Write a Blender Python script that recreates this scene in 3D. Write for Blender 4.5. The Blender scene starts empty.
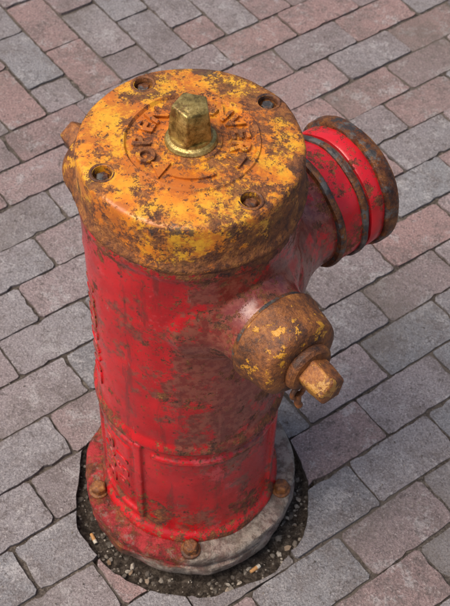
import bpy, bmesh, math, random
from mathutils import Vector, Matrix, Euler, noise as mnoise
random.seed(7)
scene = bpy.context.scene
coll = scene.collection
R = math.radians
DZ = .010

# ------------------------------------------------------------------ node helpers
class Mat:
    def __init__(s, name):
        s.m = bpy.data.materials.new(name); s.m.use_nodes = True
        s.nt = s.m.node_tree; s.nt.nodes.clear()
        s.out = s.nt.nodes.new('ShaderNodeOutputMaterial')
        s.b = s.nt.nodes.new('ShaderNodeBsdfPrincipled')
        s.nt.links.new(s.b.outputs[0], s.out.inputs[0])
        g = s.nt.nodes.new('ShaderNodeNewGeometry'); s.geo = g
        s.P = g.outputs['Position']
        sep = s.nt.nodes.new('ShaderNodeSeparateXYZ'); s.nt.links.new(s.P, sep.inputs[0])
        s.x, s.y, s.z = sep.outputs
    def put(s, sock, v):
        if isinstance(v, bpy.types.NodeSocket): s.nt.links.new(v, sock)
        elif v is not None:
            if isinstance(v, tuple) and len(v) == 3 and sock.type == 'RGBA': v = v + (1,)
            sock.default_value = v
    def noise(s, scale, detail=4, rough=.6, dist=0, vec=None):
        n = s.nt.nodes.new('ShaderNodeTexNoise')
        s.put(n.inputs['Vector'], vec or s.P); n.inputs['Scale'].default_value = scale
        n.inputs['Detail'].default_value = detail; n.inputs['Roughness'].default_value = rough
        n.inputs['Distortion'].default_value = dist
        return n.outputs[0]
    def scaled(s, v, off=(0,0,0)):
        n = s.nt.nodes.new('ShaderNodeVectorMath'); n.operation = 'MULTIPLY_ADD'
        s.nt.links.new(s.P, n.inputs[0]); n.inputs[1].default_value = v; n.inputs[2].default_value = off
        return n.outputs[0]
    def math(s, op, a, b=None, c=None, clamp=False):
        n = s.nt.nodes.new('ShaderNodeMath'); n.operation = op; n.use_clamp = clamp
        s.put(n.inputs[0], a)
        if b is not None: s.put(n.inputs[1], b)
        if c is not None: s.put(n.inputs[2], c)
        return n.outputs[0]
    def add(s, a, b): return s.math('ADD', a, b)
    def mul(s, a, b): return s.math('MULTIPLY', a, b)
    def rng(s, v, lo, hi, a=0., b=1.):
        n = s.nt.nodes.new('ShaderNodeMapRange'); n.interpolation_type = 'SMOOTHSTEP' if lo < hi else 'LINEAR'
        s.put(n.inputs[0], v); n.inputs[1].default_value = lo; n.inputs[2].default_value = hi
        n.inputs[3].default_value = a; n.inputs[4].default_value = b
        return n.outputs[0]
    def ramp(s, v, stops):
        n = s.nt.nodes.new('ShaderNodeValToRGB'); cr = n.color_ramp
        while len(cr.elements) < len(stops): cr.elements.new(.5)
        for e, (p, c) in zip(cr.elements, stops): e.position = p; e.color = c + (1,)
        s.put(n.inputs[0], v); return n.outputs[0]
    def mix(s, f, a, b, mode='MIX'):
        n = s.nt.nodes.new('ShaderNodeMix'); n.data_type = 'RGBA'; n.blend_type = mode
        s.put(n.inputs[0], f); s.put(n.inputs[6], a); s.put(n.inputs[7], b); return n.outputs[2]
    def dist(s, p, sc=(1,1,1)):
        n = s.nt.nodes.new('ShaderNodeVectorMath'); n.operation = 'LENGTH'
        s.nt.links.new(s.scaled(sc, tuple(-a*b for a, b in zip(p, sc))), n.inputs[0]); return n.outputs['Value']
    def bump(s, h):
        """h in metres"""
        n = s.nt.nodes.new('ShaderNodeBump'); n.inputs['Distance'].default_value = 1.
        n.inputs['Strength'].default_value = 1.; s.put(n.inputs['Height'], h)
        return n.outputs[0]
    def fin(s, col, rough=.6, normal=None, metal=0., spec=None):
        s.put(s.b.inputs['Base Color'], col); s.put(s.b.inputs['Roughness'], rough)
        s.put(s.b.inputs['Metallic'], metal)
        if spec is not None: s.put(s.b.inputs['Specular IOR Level'], spec)
        if normal: s.nt.links.new(normal, s.b.inputs['Normal'])
        return s.m

def rustcol(m, k=1.):
    n = m.noise(42, 5, .82)
    return m.ramp(n, [(.34, (.028*k,.013*k,.009*k)), (.45, (.11*k,.036*k,.014*k)),
                      (.56, (.23*k,.078*k,.02*k)), (.68, (.42*k,.17*k,.04*k))])

def paint_finish(m, col, rust, rough_paint=.38):
    hf = m.noise(150, 2, .7)
    h = m.add(m.mul(m.add(m.mul(rust, hf), m.mul(rust, -.55)), .0026), m.mul(hf, .0003))
    h = m.add(h, m.mul(m.noise(26, 1), .0020))
    rough = m.add(m.rng(rust, 0, 1, rough_paint, .78), m.mul(hf, .12))
    return m.fin(col, rough, m.bump(h), spec=.55)

def mat_red_body():
    m = Mat('red_paint_rusted')
    lo = m.noise(7, 3)
    c = m.mix(m.rng(lo, .38, .62), (.40,.005,.009), (.62,.009,.014))
    fade = m.rng(m.noise(13, 5, .8, vec=m.scaled((1,1,1),(3,1,7))), .59, .65)
    c = m.mix(m.mul(fade, .55), c, (.72,.085,.09))
    right = m.rng(m.add(m.x, m.mul(m.math('SUBTRACT', lo, .5), .25)), -.06, .06)
    upper = m.rng(m.z, .20, .36)
    ru = m.mul(right, upper)
    neck1 = m.rng(m.dist((.088,-.105,.585)), .105, .03)
    neck2 = m.rng(m.dist((.105,.07,.54)), .12, .04)
    nk = m.math('MAXIMUM', neck1, neck2)
    med = m.noise(12, 6, .8)
    g = m.mul(m.rng(m.add(m.add(med, m.mul(ru, .12)), m.mul(nk, .07)), .51, .60), .78)
    c = m.mix(g, c, m.mix(m.rng(m.noise(90, 2, .7), .4, .6), (.095,.034,.022), (.20,.085,.05)))
    st = m.noise(5, 5, .78, vec=m.scaled((6,6,.9)))
    c = m.mix(m.mul(m.rng(st, .53, .65), .6), c, (.12,.018,.013))
    top = m.rng(m.z, .685, .765)
    low = m.rng(m.z, .20, .06)
    ridge = m.math('SUBTRACT', 1, m.rng(m.math('ABSOLUTE', m.math('SUBTRACT', m.z, .335)), .0, .03))
    bias = m.add(m.add(m.mul(top, .13), m.mul(low, .09)), m.add(m.mul(ridge, .09), m.mul(ru, .035)))
    pt = m.geo.outputs['Pointiness']
    cav = m.rng(pt, .5, .42); edge = m.rng(pt, .52, .60)
    bias = m.add(m.add(bias, m.mul(nk, .06)), m.add(m.mul(cav, .14), m.mul(edge, .10)))
    rn = m.add(m.noise(19, 7, .82, vec=m.scaled((1,1,1),(9,3,2))), bias)
    rust = m.rng(rn, .580, .61)
    chips = m.rng(m.noise(105, 3, .85, vec=m.scaled((1,1,.8),(5,5,5))), .625, .65)
    rust2 = m.math('MAXIMUM', rust, chips)
    c = m.mix(m.mul(rust2, .93), c, rustcol(m, .85))
    sc = m.rng(m.noise(12, 5, .9, vec=m.scaled((9,9,1.4),(2,2,2))), .66, .69)
    c = m.mix(m.mul(sc, .6), c, (.50,.34,.27))
    return paint_finish(m, c, rust2, .20)

def mat_yellow_cap():
    m = Mat('yellow_paint_rusted')
    z = m.add(m.z, -DZ)
    med = m.noise(13, 4, .75)
    c = m.mix(m.rng(med, .40, .60), (.72,.36,.02), (.72,.215,.011))
    r = m.dist((0,0,0), (1,1,0))
    centre = m.rng(r, .094, .070)
    side = m.rng(z, .812, .800)
    orange = m.rng(m.add(m.noise(22, 6, .82, vec=m.scaled((1,1,1),(2,6,1))), m.mul(centre, .03)), .45, .57)
    c = m.mix(m.mul(orange, .85), c, (.45,.115,.013))
    rightb = m.rng(m.x, .03, .13)
    backr = m.rng(m.add(m.mul(m.x, .8), m.mul(m.y, .6)), .02, .12)
    rimb = m.mul(m.rng(r, .118, .142), m.math('SUBTRACT', 1., side))
    bz = None
    for a, rr in ((-51,.119),(40,.121),(123,.121),(210,.119)):
        d = m.rng(m.dist((rr*math.cos(R(a)), rr*math.sin(R(a)), 0), (1,1,0)), .035, .015)
        bz = d if bz is None else m.math('MAXIMUM', bz, d)
    bias = m.add(m.add(m.mul(centre, .045), m.mul(side, .035)), m.add(m.mul(m.mul(side, rightb), .08), m.add(m.mul(rimb, .035), m.mul(backr, .045))))
    bias = m.add(bias, m.mul(bz, .05))
    lowb = m.mul(m.rng(z, .772, .748), .11)
    rn = m.add(m.noise(25, 7, .84), m.add(bias, lowb))
    rust = m.rng(rn, .52, .575)
    c = m.mix(m.mul(rust, .94), c, rustcol(m, .95))
    chips = m.rng(m.noise(110, 3, .85, vec=m.scaled((1,1,1),(5,5,5))), .585, .64)
    c = m.mix(m.mul(chips, .88), c, (.080,.026,.014))
    wob = m.mul(m.math('SUBTRACT', m.noise(45, 4, .8), .5), .05)
    blk = None
    for p, rr, sc in (((.012,.137,.812), .016, (.8,1,1)), ((-.008,-.141,.808), .008, (.35,1,1))):
        d = m.add(m.dist((p[0],p[1],p[2]+DZ), sc), wob)
        b = m.rng(m.math('SUBTRACT', rr, d), -.002, .003)
        blk = b if blk is None else m.math('MAXIMUM', blk, b)
    c = m.mix(m.mul(blk, .8), c, (.035,.028,.028))
    return paint_finish(m, c, m.math('MAXIMUM', rust, chips), .32)

def mat_rust_cap(name, flake=(.66,.30,.02), amt=.0, k=1.):
    m = Mat(name)
    n0 = m.noise(30, 6, .82)
    c = m.ramp(n0, [(.33,(.035*k,.016*k,.010*k)), (.45,(.12*k,.041*k,.014*k)), (.56,(.27*k,.09*k,.02*k)), (.68,(.46*k,.19*k,.035*k))])
    f = m.rng(m.add(m.noise(21, 5, .8, vec=m.scaled((1,1,1),(4,2,9))), amt), .58, .62)
    c = m.mix(m.mul(f, .85), c, flake)
    h = m.add(m.mul(m.noise(95, 4, .78), .0026), m.mul(f, .0004))
    return m.fin(c, m.rng(f, 0, 1, .58, .38), m.bump(h), spec=.5)

def mat_red_cap():
    m = Mat('pumper_cap_paint')
    c = m.mix(m.rng(m.noise(10, 3), .4, .6), (.42,.005,.010), (.66,.010,.018))
    st = m.noise(16, 5, .8)
    c = m.mix(m.mul(m.rng(st, .52, .62), .6), c, (.13,.018,.013))
    rust = m.rng(m.noise(24, 7, .84, vec=m.scaled((1,1,1),(6,6,1))), .53, .575)
    c = m.mix(m.mul(rust, .92), c, rustcol(m, .8))
    return paint_finish(m, c, rust, .24)

def mat_dark_band(name='worn_dark_metal', b=0.):
    m = Mat(name)
    c = m.mix(m.rng(m.noise(50, 3), .4, .6), (.045,.040,.038), (.14,.125,.11))
    c = m.mix(m.rng(m.add(m.noise(26, 6, .8), b), .48, .56), c, rustcol(m, .85))
    return m.fin(c, .52, m.bump(m.mul(m.noise(110, 3, .75), .0016)), .2)

def mat_flange():
    m = Mat('flange_paint_and_cement')
    nz = m.noise(16, 5, .78)
    c = m.mix(m.rng(nz, .42, .58), (.20,.012,.014), (.36,.025,.028))
    rust = m.rng(m.noise(24, 7, .82, vec=m.scaled((1,1,1),(3,3,3))), .44, .53)
    c = m.mix(m.mul(rust, .9), c, rustcol(m, .65))
    g1 = m.noise(38, 5, .82)
    grey = m.mix(m.rng(g1, .42, .58), (.125,.10,.078), (.31,.265,.215))
    a = m.add(m.add(m.x, m.mul(m.y, -.12)), m.mul(m.math('SUBTRACT', nz, .5), .26))
    gm = m.rng(a, .005, .055)
    lowm = m.rng(m.z, .036, .026)
    gm = m.math('MAXIMUM', gm, m.mul(lowm, m.rng(m.add(m.x, m.mul(g1, .1)), -.09, .03)))
    c = m.mix(m.mul(gm, .88), c, grey)
    dust = m.rng(m.noise(55, 5, .85, vec=m.scaled((1,1,1),(7,3,3))), .52, .63)
    c = m.mix(m.mul(dust, .45), c, (.25,.19,.15))
    h = m.add(m.mul(m.noise(85, 4, .8), .0042), m.mul(m.noise(22, 2), .003))
    return m.fin(c, .78, m.bump(h), spec=.35)

def mat_brass():
    m = Mat('tarnished_brass')
    c = m.ramp(m.noise(60, 5, .8), [(.35,(.12,.078,.020)), (.5,(.36,.245,.07)), (.65,(.58,.42,.15))])
    e = m.rng(m.noise(25, 4, .8), .55, .63)
    c = m.mix(m.mul(e, .7), c, (.13,.055,.018))
    return m.fin(c, .34, m.bump(m.mul(m.noise(120, 3, .75), .0012)), .55)

def mat_paver():
    m = Mat('clay_paver')
    rnd = m.geo.outputs['Random Per Island']
    nn = m.add(m.mul(m.x, -.6), m.mul(m.y, .8))
    red = m.rng(nn, .25, .95)
    fr = m.add(m.add(rnd, m.mul(red, .28)), m.mul(m.math('SUBTRACT', m.noise(1.6, 1), .5), 1.0))
    c = m.ramp(fr, [(.10,(.235,.226,.226)), (.38,(.275,.246,.242)), (.64,(.305,.232,.222)), (.98,(.325,.200,.178))])
    v = m.math('FRACT', m.mul(rnd, 37.31))
    c = m.mix(m.rng(v, 0, 1, .0, .36), c, (.14,.115,.11))
    n10 = m.noise(10, 5, .85)
    c = m.mix(m.mul(m.rng(n10, .46, .62), .6), c, (.145,.115,.105))
    bl = m.noise(13, 5, .86, vec=m.scaled((1,1,1),(9,3,1)))
    c = m.mix(m.mul(m.rng(bl, .53, .62), .5), c, (.44,.41,.39))
    g = m.noise(280, 2, .9)
    c = m.mix(m.rng(g, .34, .54, .6, 0.), c, (.065,.052,.048))
    c = m.mix(m.mul(m.rng(g, .58, .70), .6), c, (.52,.48,.44))
    n60 = m.noise(55, 4, .88)
    c = m.mix(m.mul(m.rng(n60, .56, .65), .7), c, (.075,.056,.048))
    c = m.mix(m.rng(m.add(m.z, m.mul(m.math('SUBTRACT', n60, .5), .012)), -.0005, -.0055, 0, .75), c, (.13,.105,.085))
    h = m.add(m.mul(g, .0020), m.add(m.mul(n60, .0040), m.mul(bl, .003)))
    return m.fin(c, m.rng(n10, .3, .7, .5, .85), m.bump(h), spec=.42)

def mat_sand():
    m = Mat('joint_sand')
    n = m.noise(120, 5, .88); lo = m.noise(5, 2)
    c = m.ramp(n, [(.35,(.04,.031,.026)), (.5,(.105,.084,.068)), (.64,(.26,.22,.18))])
    c = m.mix(m.rng(lo, .45, .65, 0, .7), c, (.18,.15,.125))
    return m.fin(c, .95, m.bump(m.mul(n, .005)), spec=.2)

def mat_dirt():
    m = Mat('dirt')
    n = m.noise(60, 7, .92)
    c = m.ramp(n, [(.38,(.022,.016,.012)), (.5,(.095,.070,.052)), (.62,(.27,.215,.165))])
    return m.fin(c, .95, m.bump(m.mul(n, .011)), spec=.2)

def mat_stone(name, a, b, pw=2.6):
    m = Mat(name)
    rnd = m.geo.outputs['Random Per Island']
    c = m.mix(m.math('POWER', rnd, pw), a, b)
    n = m.noise(250, 2)
    c = m.mix(m.rng(n, .4, .7, 0, .5), c, (.07,.06,.05))
    return m.fin(c, .85, m.bump(m.mul(n, .0008)))

def mat_plain(name, col, rough=.8):
    m = Mat(name); n = m.noise(300, 3)
    c = m.mix(m.rng(n, .4, .7, 0, .45), col, tuple(x*.35 for x in col))
    return m.fin(c, rough, m.bump(m.mul(n, .0005)))

RED, YEL, PUMP, DARK = mat_red_body(), mat_yellow_cap(), mat_red_cap(), mat_dark_band()
DARKR = mat_dark_band('rusted_dark_rim', .045)
RUST = mat_rust_cap('rusted_iron_orange_flakes', amt=.02)
RUSTG = mat_rust_cap('rusted_iron_golden', flake=(.46,.22,.035), amt=.02, k=1.1)
RUSTD = mat_rust_cap('rusted_iron', flake=(.34,.12,.02), amt=-.02, k=.8)
FLG, BRASS = mat_flange(), mat_brass()
PAV, SAND, DIRT = mat_paver(), mat_sand(), mat_dirt()

# ------------------------------------------------------------------ mesh helpers
def new_obj(name, me, mat=None, parent=None, smooth=True):
    o = bpy.data.objects.new(name, me); coll.objects.link(o)
    if mat: me.materials.clear(); me.materials.append(mat)
    if parent: o.parent = parent
    if smooth:
        for p in me.polygons: p.use_smooth = True
    return o

def autosmooth(me, ang=35):
    bm = bmesh.new(); bm.from_mesh(me)
    for f in bm.faces: f.smooth = True
    for e in bm.edges:
        if len(e.link_faces) == 2 and e.calc_face_angle(0) > R(ang): e.smooth = False
    bm.to_mesh(me); bm.free()

def lathe_data(prof, segs, origin=(0,0,0), axis=(0,0,1), wob=0, phase=0):
    az = Vector(axis).normalized()
    up = Vector((0,0,1)) if abs(az.z) < .9 else Vector((0,1,0))
    ax = up.cross(az).normalized(); ay = az.cross(ax)
    if abs(az.z) > .9: ax, ay = Vector((1,0,0)), Vector((0,1,0))
    o = Vector(origin); vs, fs = [], []
    for i, (r, t) in enumerate(prof):
        for k in range(segs):
            a = 2*math.pi*k/segs + phase
            d = ax*math.cos(a) + ay*math.sin(a)
            p = o + az*t + d*r
            if wob:
                nn = (mnoise.noise(p*18) + .35*mnoise.noise(p*55))*wob; p = p + d*nn + az*mnoise.noise(p*23+Vector((5,5,5)))*wob
            vs.append(p)
    n = len(prof)
    for i in range(n-1):
        for k in range(segs):
            k2 = (k+1) % segs
            fs.append((i*segs+k, i*segs+k2, (i+1)*segs+k2, (i+1)*segs+k))
    fs.append(tuple(reversed(range(segs)))); fs.append(tuple((n-1)*segs+k for k in range(segs)))
    return vs, fs

def mesh_from(name, parts):
    V, F = [], []
    for vs, fs in parts:
        b = len(V); V += [tuple(v) for v in vs]; F += [tuple(i+b for i in f) for f in fs]
    me = bpy.data.meshes.new(name); me.from_pydata(V, [], F); me.update()
    bm = bmesh.new(); bm.from_mesh(me); bmesh.ops.recalc_face_normals(bm, faces=bm.faces); bm.to_mesh(me); bm.free()
    return me

def lathe(name, prof, mat, parent, segs=96, origin=(0,0,0), axis=(0,0,1), wob=0, bevel=0, ang=35, phase=0):
    me = mesh_from(name, [lathe_data(prof, segs, origin, axis, wob, phase)])
    o = new_obj(name, me, mat, parent)
    if bevel:
        b = o.modifiers.new('bevel', 'BEVEL'); b.width = bevel; b.segments = 3; b.limit_method = 'ANGLE'; b.angle_limit = R(30)
    else: autosmooth(me, ang)
    return o

# ------------------------------------------------------------------ hydrant
hyd = bpy.data.objects.new('fire_hydrant', None); coll.objects.link(hyd)

A1 = R(-50); A2 = A1 + math.pi; AP = R(40)
ZH, ZP = .624, .580
d1 = (math.cos(A1), math.sin(A1), 0); d2 = (math.cos(A2), math.sin(A2), 0); dp = (math.cos(AP), math.sin(AP), 0)

body_prof = [(.136,.050),(.150,.056),(.150,.072),(.146,.080),(.1405,.086),(.1385,.100),(.1375,.20),(.1375,.315),
             (.140,.324),(.1475,.331),(.1485,.338),(.1455,.346),(.1420,.352),(.1415,.45),(.1420,.60),(.1435,.69+DZ),(.1440,.722+DZ),(.1465,.728+DZ),(.1465,.741+DZ),(.10,.742+DZ)]
hose = [(.118,.07),(.105,.108),(.090,.122),(.074,.136),(.0655,.150),(.0625,.160),(.062,.172)]
pump = [(.140,.05),(.124,.100),(.108,.122),(.096,.142),(.0885,.162),(.0865,.18),(.0865,.205)]
parts = [lathe_data(body_prof, 128, wob=.0018)]
for d, z, pr in ((d1,ZH,hose),(d2,ZH,hose),(dp,ZP,pump)):
    parts.append(lathe_data(pr, 96, (0,0,z), d, wob=.0012))
def strip(az0, az1, z0, z1, r, h):
    n = max(2, int(abs(az1-az0)/R(3))+1); vs, fs = [], []
    for i in range(n+1):
        a = az0+(az1-az0)*i/n
        for rr, z in ((r-.01,z0),(r+h,z0),(r+h,z1),(r-.01,z1)):
            vs.append((rr*math.cos(a), rr*math.sin(a), z))
    for i in range(n):
        b = i*4
        for k in range(4):
            fs.append((b+k, b+(k+1)%4, b+4+(k+1)%4, b+4+k))
    fs.append((0,1,2,3)); fs.append((n*4+3,n*4+2,n*4+1,n*4))
    return vs, fs
def panel(a0, a1):
    """raised cast frame with rounded corners and a slightly bulged field"""
    parts.append(strip(R(a0), R(a0+5), .098, .318, .1375, .0070))
    parts.append(strip(R(a1-5), R(a1), .098, .318, .1375, .0070))
    parts.append(strip(R(a0), R(a1), .298, .312, .1375, .0064))
    parts.append(strip(R(a0), R(a1), .098, .111, .1375, .0064))
    parts.append(strip(R(a0+10), R(a1-10), .125, .285, .1375, .0030))
panel(-172, -119); 
for c in (-20, 70): parts.append(strip(R(c-2.8), R(c+2.8), .088, .322, .1385, .0062))
parts.append(strip(R(-112), R(-22), .292, .303, .1380, .0042))
me = mesh_from('barrel', parts)
barrel = new_obj('barrel', me, RED, hyd)
rm = barrel.modifiers.new('fuse', 'REMESH'); rm.mode = 'VOXEL'; rm.voxel_size = .0025; rm.use_smooth_shade = True
sm = barrel.modifiers.new('soften', 'SMOOTH'); sm.factor = .6; sm.iterations = 4

bon = [(.10,.741),(.1475,.7425),(.1485,.746),(.1478,.750),(.1445,.754),(.1435,.760),(.1425,.79),(.1420,.808),(.1408,.8125),(.1385,.8150),(.135,.8162),(.130,.8168),
       (.0865,.8195),(.0850,.8220),(.0815,.8224),(.0795,.8195),(.0785,.8182),(.040,.8190),(.0385,.8215),(.034,.8218),(.002,.8222)]
bonnet = lathe('bonnet', bon, YEL, hyd, segs=160, wob=.0019, ang=50)
bolt_az = [(-51,.119),(40,.121),(123,.121),(210,.119)]
cut = mesh_from('cutters', [lathe_data([(.0105,-.012),(.0128,.01)], 24, (r*math.cos(R(a)), r*math.sin(R(a)), .817), wob=.002) for a, r in bolt_az])
cutter = bpy.data.objects.new('cutter', cut); coll.objects.link(cutter)
bo = bonnet.modifiers.new('holes', 'BOOLEAN'); bo.operation = 'DIFFERENCE'; bo.object = cutter; bo.solver = 'EXACT'
dg = bpy.context.evaluated_depsgraph_get()
nm = bpy.data.meshes.new_from_object(bonnet.evaluated_get(dg)); bonnet.modifiers.clear(); bonnet.data = nm
bpy.data.objects.remove(cutter)
autosmooth(nm, 40)
up_objs = [bonnet]
bp = []
for a, r in bolt_az:
    p = (r*math.cos(R(a)), r*math.sin(R(a)))
    bp.append(lathe_data([(.0140,-.004),(.0160,-.001),(.0160,.0002),(.0148,.0012),(.0128,.0010),(.0116,-.001),(.0110,-.006)], 28, (p[0],p[1],.8170), wob=.0018))
me = mesh_from('bolt_bosses', bp)
bm = bmesh.new(); bm.from_mesh(me)
bmesh.ops.delete(bm, geom=[f for f in bm.faces if len(f.verts) > 6], context='FACES'); bm.to_mesh(me); bm.free()
up_objs.append(new_obj('bolt_bosses', me, RUSTD, hyd))
bp = []
for a, r in bolt_az:
    bp.append(lathe_data([(.0082,-.02),(.0082,-.0045),(.0066,-.003)], 6, (r*math.cos(R(a)), r*math.sin(R(a)), .8170), phase=a))
up_objs.append(new_obj('bonnet_bolts', mesh_from('bonnet_bolts', bp), DARKR, hyd, smooth=False))

def letter_mesh(ch, size, depth, bold=.0):
    cu = bpy.data.curves.new('t', 'FONT'); cu.body = ch; cu.size = size; cu.extrude = depth; cu.offset = bold
    cu.bevel_depth = .0005; cu.bevel_resolution = 2
    cu.align_x = 'CENTER'; cu.align_y = 'CENTER'; cu.resolution_u = 3
    ob = bpy.data.objects.new('t', cu); coll.objects.link(ob)
    dg = bpy.context.evaluated_depsgraph_get()
    me = bpy.data.meshes.new_from_object(ob.evaluated_get(dg))
    bpy.data.objects.remove(ob); return me
bmL = bmesh.new()
def put_letter(ch, size, depth, M, bold=.0004):
    if ch == ' ': return
    me = letter_mesh(ch, size, depth, bold); me.transform(M); bmL.from_mesh(me)
def ring_text(txt, a0, step, r=.0600, size=.031):
    for i, ch in enumerate(txt):
        a = R(a0 - step*i)
        M = Matrix.Translation((r*math.cos(a), r*math.sin(a), .8198)) @ Matrix.Rotation(a-math.pi/2, 4, 'Z')
        put_letter(ch, size, .0026, M, .0007)
ring_text('OPEN', 209, 24)
ring_text('CONVERT', 97, 21)
vs = []; fs = []
def poly_prism(pts, z0, z1):
    b = len(vs); n = len(pts)
    for z in (z0, z1):
        for p in pts: vs.append((p[0], p[1], z))
    fs.append(tuple(b+n+i for i in range(n)))
    for i in range(n): fs.append((b+i, b+(i+1)%n, b+n+(i+1)%n, b+n+i))
arc = []; arc2 = []
for i in range(13):
    a = R(-60-4.5*i); arc.append((.066*math.cos(a), .066*math.sin(a))); arc2.append((.057*math.cos(a), .057*math.sin(a)))
for i in range(12): poly_prism([arc[i], arc[i+1], arc2[i+1], arc2[i]][::-1], .816, .8222)
a = R(-118); poly_prism([(.076*math.cos(a),.076*math.sin(a)), (.047*math.cos(a),.047*math.sin(a)), (.062*math.cos(R(-138)),.062*math.sin(R(-138)))], .816, .8226)
me = mesh_from('arrow', [(vs, fs)]); bmL.from_mesh(me)
me = bpy.data.meshes.new('bonnet_lettering'); bmL.to_mesh(me); bmL.free()
up_objs.append(new_obj('bonnet_lettering', me, YEL, hyd, smooth=False))

bmL = bmesh.new()
def barrel_text(txt, az, ztop, size, r, step):
    for i, ch in enumerate(txt):
        z = ztop - i*step; a = R(az)
        M = Matrix.Translation((r*math.cos(a), r*math.sin(a), z)) @ Matrix.Rotation(a+math.pi/2, 4, 'Z') @ Matrix.Rotation(R(90), 4, 'X') @ Matrix.Rotation(R(-90), 4, 'Z')
        put_letter(ch, size, .0012, M, .0006)
barrel_text('HYDRANT', -160, .60, .046, .1412, .032)
barrel_text('FIRE', -152, .255, .046, .1400, .034)
barrel_text('150', -137, .24, .040, .1400, .034)
me = bpy.data.meshes.new('barrel_lettering'); bmL.to_mesh(me); bmL.free()
new_obj('barrel_lettering', me, RED, hyd, smooth=False)

up_objs.append(lathe('nut_collar', [(.032,.818),(.033,.824),(.031,.828),(.027,.830),(.026,.834),(.010,.8345)], BRASS, hyd, segs=48, wob=.0008))
up_objs.append(lathe('operating_nut', [(.0285,.832),(.0285,.842),(.0265,.862),(.0240,.8785),(.002,.8800)], BRASS, hyd, segs=5, bevel=.0022, phase=R(-100), wob=.0008))
for o in up_objs: o.location.z = DZ

def hose_cap(tag, d):
    o = (0,0,ZH)
    lathe('hose_gasket_'+tag, [(.055,.165),(.0630,.168),(.0630,.1755),(.055,.178)], DARKR, hyd, segs=72, origin=o, axis=d)
    lathe('hose_cap_'+tag, [(.050,.173),(.0650,.1735),(.0675,.176),(.0675,.187),(.0645,.191),(.0630,.205),(.0605,.222),(.0575,.229),(.0500,.233),(.0360,.236),(.02,.2365)],
          RUST, hyd, segs=72, origin=o, axis=d, wob=.0022, ang=40)
    lathe('cap_collar_'+tag, [(.026,.234),(.0330,.2365),(.0350,.240),(.0345,.246),(.0305,.2500),(.020,.251)], RUSTD, hyd, segs=48, origin=o, axis=d, wob=.0022)
    lathe('cap_nut_'+tag, [(.0250,.246),(.0250,.264),(.0225,.287),(.0205,.2905),(.001,.291)], RUSTG, hyd, segs=5, origin=o, axis=d, bevel=.0028, phase=R(20), wob=.0015)
hose_cap('a', d1); hose_cap('b', d2)

def tube(name, pts, r, mat, closed=False):
    cu = bpy.data.curves.new(name, 'CURVE'); cu.dimensions = '3D'; cu.bevel_depth = r; cu.bevel_resolution = 3
    sp = cu.splines.new('POLY'); sp.points.add(len(pts)-1); sp.use_cyclic_u = closed
    for q, p in zip(sp.points, pts): q.co = (*p, 1)
    cu.use_fill_caps = True
    ob = bpy.data.objects.new(name, cu); coll.objects.link(ob)
    dg = bpy.context.evaluated_depsgraph_get(); me = bpy.data.meshes.new_from_object(ob.evaluated_get(dg))
    bpy.data.objects.remove(ob); return new_obj(name, me, mat, hyd)
side = Vector(d1).cross(Vector((0,0,1))).normalized()
def hp(t, s, z): return Vector(d1)*t + side*s + Vector((0,0,z))
c0 = hp(.243, .012, ZH-.043)
tube('chain_lug', [c0 + side*(.010*math.cos(k*math.pi/8)) + Vector((0,0,.011*math.sin(k*math.pi/8))) for k in range(16)], .0034, RUSTG, True)
tube('chain_stub', [c0+Vector((0,0,-.004)), c0+Vector((.001,-.002,-.022)), c0+Vector((.004,-.002,-.028))], .0050, RUSTG)

o = (0,0,ZP)
lathe('pumper_ring', [(.080,.192),(.0935,.194),(.0955,.197),(.0955,.201),(.0935,.204),(.08,.205)], DARKR, hyd, segs=96, origin=o, axis=dp, wob=.002)
lathe('pumper_collar', [(.080,.2035),(.0925,.2045),(.0930,.226),(.0925,.236),(.08,.237)], PUMP, hyd, segs=96, origin=o, axis=dp, wob=.002)
lathe('pumper_gasket', [(.080,.235),(.0955,.236),(.0975,.239),(.0975,.243),(.0955,.246),(.0885,.248),(.0885,.254),(.08,.255)], DARK, hyd, segs=96, origin=o, axis=dp, wob=.002)
lathe('pumper_cap', [(.080,.253),(.0935,.2535),(.0950,.256),(.0950,.276),(.0935,.279),(.08,.280)], PUMP, hyd, segs=96, origin=o, axis=dp, wob=.002)
lathe('pumper_cap_rim', [(.080,.278),(.0980,.279),(.1015,.282),(.1020,.296),(.1005,.300),(.096,.303),(.070,.306),(.03,.308)], DARKR, hyd, segs=96, origin=o, axis=dp, wob=.003)
lathe('pumper_cap_face', [(.06,.304),(.088,.3065),(.086,.312),(.060,.316),(.02,.317)], RUSTD, hyd, segs=96, origin=o, axis=dp, wob=.0010)
lathe('pumper_nut', [(.0225,.31),(.0225,.33),(.0185,.352),(.001,.353)], RUSTD, hyd, segs=5, origin=o, axis=dp, bevel=.0025, wob=.0006)

lathe('flange', [(.10,.040),(.176,.0405),(.1795,.043),(.1800,.058),(.1775,.0625),(.171,.064),(.155,.0655),(.12,.066)], FLG, hyd, segs=160, wob=.0045, ang=50)
lathe('flange_gasket', [(.10,.034),(.170,.0345),(.170,.0415),(.10,.042)], DARK, hyd, segs=96, wob=.001)
lathe('lower_flange', [(.10,-.012),(.156,-.0115),(.170,-.002),(.1790,.012),(.1800,.033),(.1765,.0355),(.10,.036)], FLG, hyd, segs=140, wob=.009, ang=50)
lathe('standpipe', [(.128,-.10),(.128,.012)], FLG, hyd, segs=64, wob=.002)
bp, ws = [], []
for i in range(5):
    a = R(-15-72*i); p = (.1620*math.cos(a), .1620*math.sin(a), .0)
    ws.append(lathe_data([(.016,.063),(.0165,.0665),(.015,.068),(.01,.0682)], 28, p, wob=.0012))
    bp.append(lathe_data([(.0118,.067),(.0128,.070),(.0122,.079),(.0100,.0825),(.001,.083)], 6, p, phase=R(17*i), wob=.0025))
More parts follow.
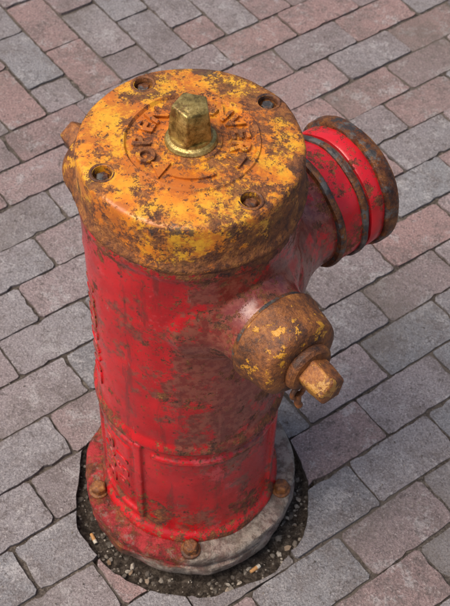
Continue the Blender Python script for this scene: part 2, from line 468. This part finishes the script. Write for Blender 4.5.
ob = new_obj('flange_bolts', mesh_from('flange_bolts', bp), RUSTD, hyd, smooth=False)
b = ob.modifiers.new('bevel', 'BEVEL'); b.width = .0028; b.segments = 2; b.limit_method = 'ANGLE'; b.angle_limit = R(30)
new_obj('flange_washers', mesh_from('flange_washers', ws), RUSTD, hyd)

# ------------------------------------------------------------------ pavement
UA = R(37.5); U = Vector((math.cos(UA), math.sin(UA))); N = Vector((-math.sin(UA), math.cos(UA)))
L, W, G = .190, .0985, .0050
HC = Vector((.004, -.012)); HR = .206
EXT = 4.5; NB = .955
def paver(cu, cn, lu, ln, fine=True):
    z = random.gauss(0, .0015); tx = random.gauss(0, .012); ty = random.gauss(0, .012)
    rot = random.gauss(0, .008); ou = random.gauss(0,.0007); on = random.gauss(0,.0007)
    sd = Vector((random.random()*90, random.random()*90, 0))
    pts = []
    cr = random.uniform(.003,.007)
    for (a, b), (a2, b2) in zip(((-1,-1),(1,-1),(1,1),(-1,1)), ((1,-1),(1,1),(-1,1),(-1,-1))):
        p0 = Vector((a*lu/2, b*ln/2)); p1 = Vector((a2*lu/2, b2*ln/2)); e = (p1-p0); ln_ = e.length; e.normalize()
        steps = max(3, int(ln_/.013)) if fine else 2
        nr = Vector((e.y, -e.x))
        for k in range(steps):
            t = cr + (ln_-2*cr)*k/(steps-1)
            q = p0 + e*t
            if fine: q = q + nr*(mnoise.noise(Vector((q.x*50,q.y*50,0))+sd)*.0024 - max(0, mnoise.noise(Vector((q.x*38,q.y*38,9))+sd)-.25)*.013)
            pts.append(q)
    n = len(pts); vs = []
    c, s_ = math.cos(rot), math.sin(rot)
    for s in (0, 1):
        for q in pts:
            pu = q.x*c - q.y*s_ + ou; pn = q.x*s_ + q.y*c + on
            p = U*(cu+pu) + N*(cn+pn)
            vs.append((p.x, p.y, (z + pu*tx + pn*ty) if s else -.05))
    fs = [tuple(reversed(range(n))), tuple(range(n, 2*n))]
    for k in range(n): fs.append((k, (k+1)%n, n+(k+1)%n, n+k))
    return vs, fs
near, far = [], []
def addp(cu, cn, lu, ln):
    p = U*cu + N*cn
    if p.length > EXT: return
    d = (p-HC).length
    if d < HR-.13: return
    (near if d < HR+.17 else far).append(paver(cu, cn, lu, ln, p.length < 2.6))
j = 0; cn = NB - W/2
while cn > -EXT:
    off = (L/2 if j % 2 else 0) + .06 + random.uniform(-.006,.006)
    i = -int(EXT/L)-2
    while i*L < EXT+L:
        addp(i*L+off, cn, L-G, W-G); i += 1
    cn -= W; j += 1
cu = -EXT; j = 0
while cu < EXT:
    off = L/2 if j % 2 else 0
    if j % 2: addp(cu, NB+L/4, W-G, L/2-G)
    cn = NB + L/2 + off
    while cn < EXT:
        addp(cu, cn, W-G, L-G); cn += L
    cu += W; j += 1
nearme = mesh_from('near', near); no = bpy.data.objects.new('near', nearme); coll.objects.link(no)
cc = mesh_from('c', [lathe_data([(HR,-.2),(HR,.2)], 60, (HC.x,HC.y,0), wob=.014)])
co = bpy.data.objects.new('c', cc); coll.objects.link(co)
b = no.modifiers.new('b','BOOLEAN'); b.operation = 'DIFFERENCE'; b.object = co; b.solver = 'EXACT'
dg = bpy.context.evaluated_depsgraph_get(); nm = bpy.data.meshes.new_from_object(no.evaluated_get(dg))
bm = bmesh.new(); bm.from_mesh(nm); bm.from_mesh(mesh_from('far', far))
me = bpy.data.meshes.new('brick_pavement'); bm.to_mesh(me); bm.free()
bpy.data.objects.remove(no); bpy.data.objects.remove(co)
pav = new_obj('brick_pavement', me, PAV, smooth=False)
b = pav.modifiers.new('bevel','BEVEL'); b.width = .0048; b.segments = 2; b.limit_method = 'ANGLE'; b.angle_limit = R(55)

segs = 72; vs = []; fs = []
radii = [HR+.010, .4, 1., 2.5, EXT+.1]
for r in radii:
    for k in range(segs):
        a = 2*math.pi*k/segs; vs.append((HC.x+r*math.cos(a), HC.y+r*math.sin(a), -.0044))
for i in range(len(radii)-1):
    for k in range(segs):
        k2 = (k+1)%segs; fs.append((i*segs+k, (i+1)*segs+k, (i+1)*segs+k2, i*segs+k2))
me = bpy.data.meshes.new('joint_sand'); me.from_pydata(vs, [], fs)
js = new_obj('joint_sand', me, SAND)
vs = []; fs = []
radii = [.006*i for i in range(1, 50)] + [.5, 2, 5, 20, 100, 400]
def dz(x, y):
    r = math.hypot(x-HC.x, y-HC.y)
    t = min(1, max(0, (r-.165)/.045))
    return -.022 + .009*t*t + .011*mnoise.noise(Vector((x*16,y*16,3))) + .007*mnoise.noise(Vector((x*60,y*60,1))) + .003*mnoise.noise(Vector((x*150,y*150,1)))
segs = 200
vs.append((HC.x, HC.y, -.03))
for r in radii:
    for k in range(segs):
        a = 2*math.pi*k/segs; x = HC.x+r*math.cos(a); y = HC.y+r*math.sin(a)
        z = dz(x, y)
        if r > .222: z = -.02
        vs.append((x, y, z))
for k in range(segs): fs.append((0, 1+k, 1+(k+1)%segs))
for i in range(len(radii)-1):
    for k in range(segs):
        k2 = (k+1)%segs; b0 = 1+i*segs; fs.append((b0+k, b0+segs+k, b0+segs+k2, b0+k2))
me = bpy.data.meshes.new('ground'); me.from_pydata(vs, [], fs)
new_obj('ground', me, DIRT)

def pebble(p, s):
    bm = bmesh.new(); bmesh.ops.create_icosphere(bm, subdivisions=1 if s < .003 else 2, radius=1)
    q = Vector((random.random()*50, random.random()*50, 0))
    sc = Vector((random.uniform(.7,1.2), random.uniform(.6,1), random.uniform(.35,.7)))
    rot = Euler((random.uniform(-.4,.4), random.uniform(-.4,.4), random.uniform(0,6.28))).to_matrix()
    vs = []
    for v in bm.verts:
        c = v.co * (1 + .45*mnoise.noise(v.co*1.3+q))
        c = Vector((c.x*sc.x, c.y*sc.y, c.z*sc.z))*s
        vs.append(tuple(rot @ c + Vector(p)))
    fs = [tuple(v.index for v in f.verts) for f in bm.faces]; bm.free()
    return vs, fs
pb = []
for i in range(850):
    a = random.uniform(0, 6.283); r = random.uniform(.165, .208)
    s = random.choice((.0012,.0012,.0015,.0015,.002,.002,.003,.003,.005))*random.uniform(.7,1.2)
    x = HC.x+r*math.cos(a); y = HC.y+r*math.sin(a)
    pb.append(pebble((x,y,dz(x,y)+s*.1), s))
for i in range(520):
    a = random.uniform(0, 6.283); r = .215 + abs(random.gauss(0,.4)); s = random.uniform(.0007,.0022)
    pb.append(pebble((HC.x+r*math.cos(a), HC.y+r*math.sin(a), .001), s))
new_obj('gravel', mesh_from('gravel', pb), mat_stone('pebble', (.075,.058,.044), (.40,.34,.27), 2.2), smooth=False)

FIL = mat_plain('filter_orange', (.50,.25,.09)); PAP = mat_plain('cigarette_paper', (.60,.53,.42)); ASH = mat_plain('ash', (.04,.035,.03))
def butt(x, y, ang, ln=.022, tilt=.05):
    e = bpy.data.objects.new('cigarette_butt', None); coll.objects.link(e)
    e.location = (x, y, dz(x, y)+.003); e.rotation_euler = (0, tilt, ang)
    r = .0036
    lathe('filter', [(r*.9,-ln/2),(r,-ln/2+.001),(r*.95,ln*.1),(r*.97,ln*.14)], FIL, e, segs=16, axis=(1,0,0), wob=.0014)
    lathe('paper', [(r*.97,ln*.14),(r*.9,ln*.3),(r*.75,ln*.45)], PAP, e, segs=16, axis=(1,0,0), wob=.0014)
    lathe('ash_tip', [(r*.7,ln*.45),(r*.4,ln*.5)], ASH, e, segs=12, axis=(1,0,0), wob=.0008)
butt(-.160, -.108, R(-60)); butt(.118, -.156, R(40))
vs, fs = [], []
for i in range(12):
    a = random.uniform(R(-150), R(0)); r = random.uniform(.182,.200); s = random.uniform(.003,.007)
    x = HC.x+r*math.cos(a); y = HC.y+r*math.sin(a)
    c = Vector((x, y, dz(x,y)+.003)); b0 = len(vs)
    rot = Euler((random.uniform(-.5,.5), random.uniform(-.5,.5), random.uniform(0,6.28))).to_matrix()
    for q in ((-1,-.5,0),(.1,-.7,.1),(1,0,0),(.2,.6,.15),(-.8,.5,0)): vs.append(tuple(c + rot @ (Vector(q)*s)))
    fs.append(tuple(range(b0, b0+5)))
me = bpy.data.meshes.new('leaf_litter'); me.from_pydata(vs, [], fs)
new_obj('leaf_litter', me, mat_stone('dry_scraps', (.20,.11,.05), (.50,.44,.36)), smooth=False)

# ------------------------------------------------------------------ light
w = bpy.data.worlds.new('World'); scene.world = w; w.use_nodes = True
nt = w.node_tree; bg = nt.nodes['Background']
sky = nt.nodes.new('ShaderNodeTexSky'); sky.sky_type = 'NISHITA'; sky.sun_disc = False
tosun = Vector((-.45, -.22, .86)).normalized()
sky.sun_elevation = math.asin(tosun.z); sky.sun_rotation = math.atan2(tosun.x, tosun.y)
sky.dust_density = 5.0; sky.air_density = 1.0
nt.links.new(sky.outputs[0], bg.inputs[0]); bg.inputs[1].default_value = .15
sl = bpy.data.lights.new('sun', 'SUN'); sl.energy = 2.3; sl.angle = R(40); sl.color = (1, .94, .85)
so = bpy.data.objects.new('sun', sl); coll.objects.link(so); so.rotation_euler = tosun.to_track_quat('Z', 'Y').to_euler()

# ------------------------------------------------------------------ camera
cd = bpy.data.cameras.new('camera'); cam = bpy.data.objects.new('camera', cd); coll.objects.link(cam)
cd.sensor_fit = 'VERTICAL'; cd.sensor_height = 24; cd.lens = 1200/606*24
cd.clip_start = .05; cd.clip_end = 1000
cam.matrix_world = Matrix.Translation((.049, -1.064, 1.856)) @ Matrix.Rotation(R(90-51.6), 4, 'X') @ Matrix.Rotation(R(2.28), 4, 'Z')
cd.dof.use_dof = True; cd.dof.focus_distance = 1.6; cd.dof.aperture_fstop = 10
scene.camera = cam
scene.view_settings.view_transform = 'Standard'; scene.view_settings.look = 'None'; scene.view_settings.exposure = 0
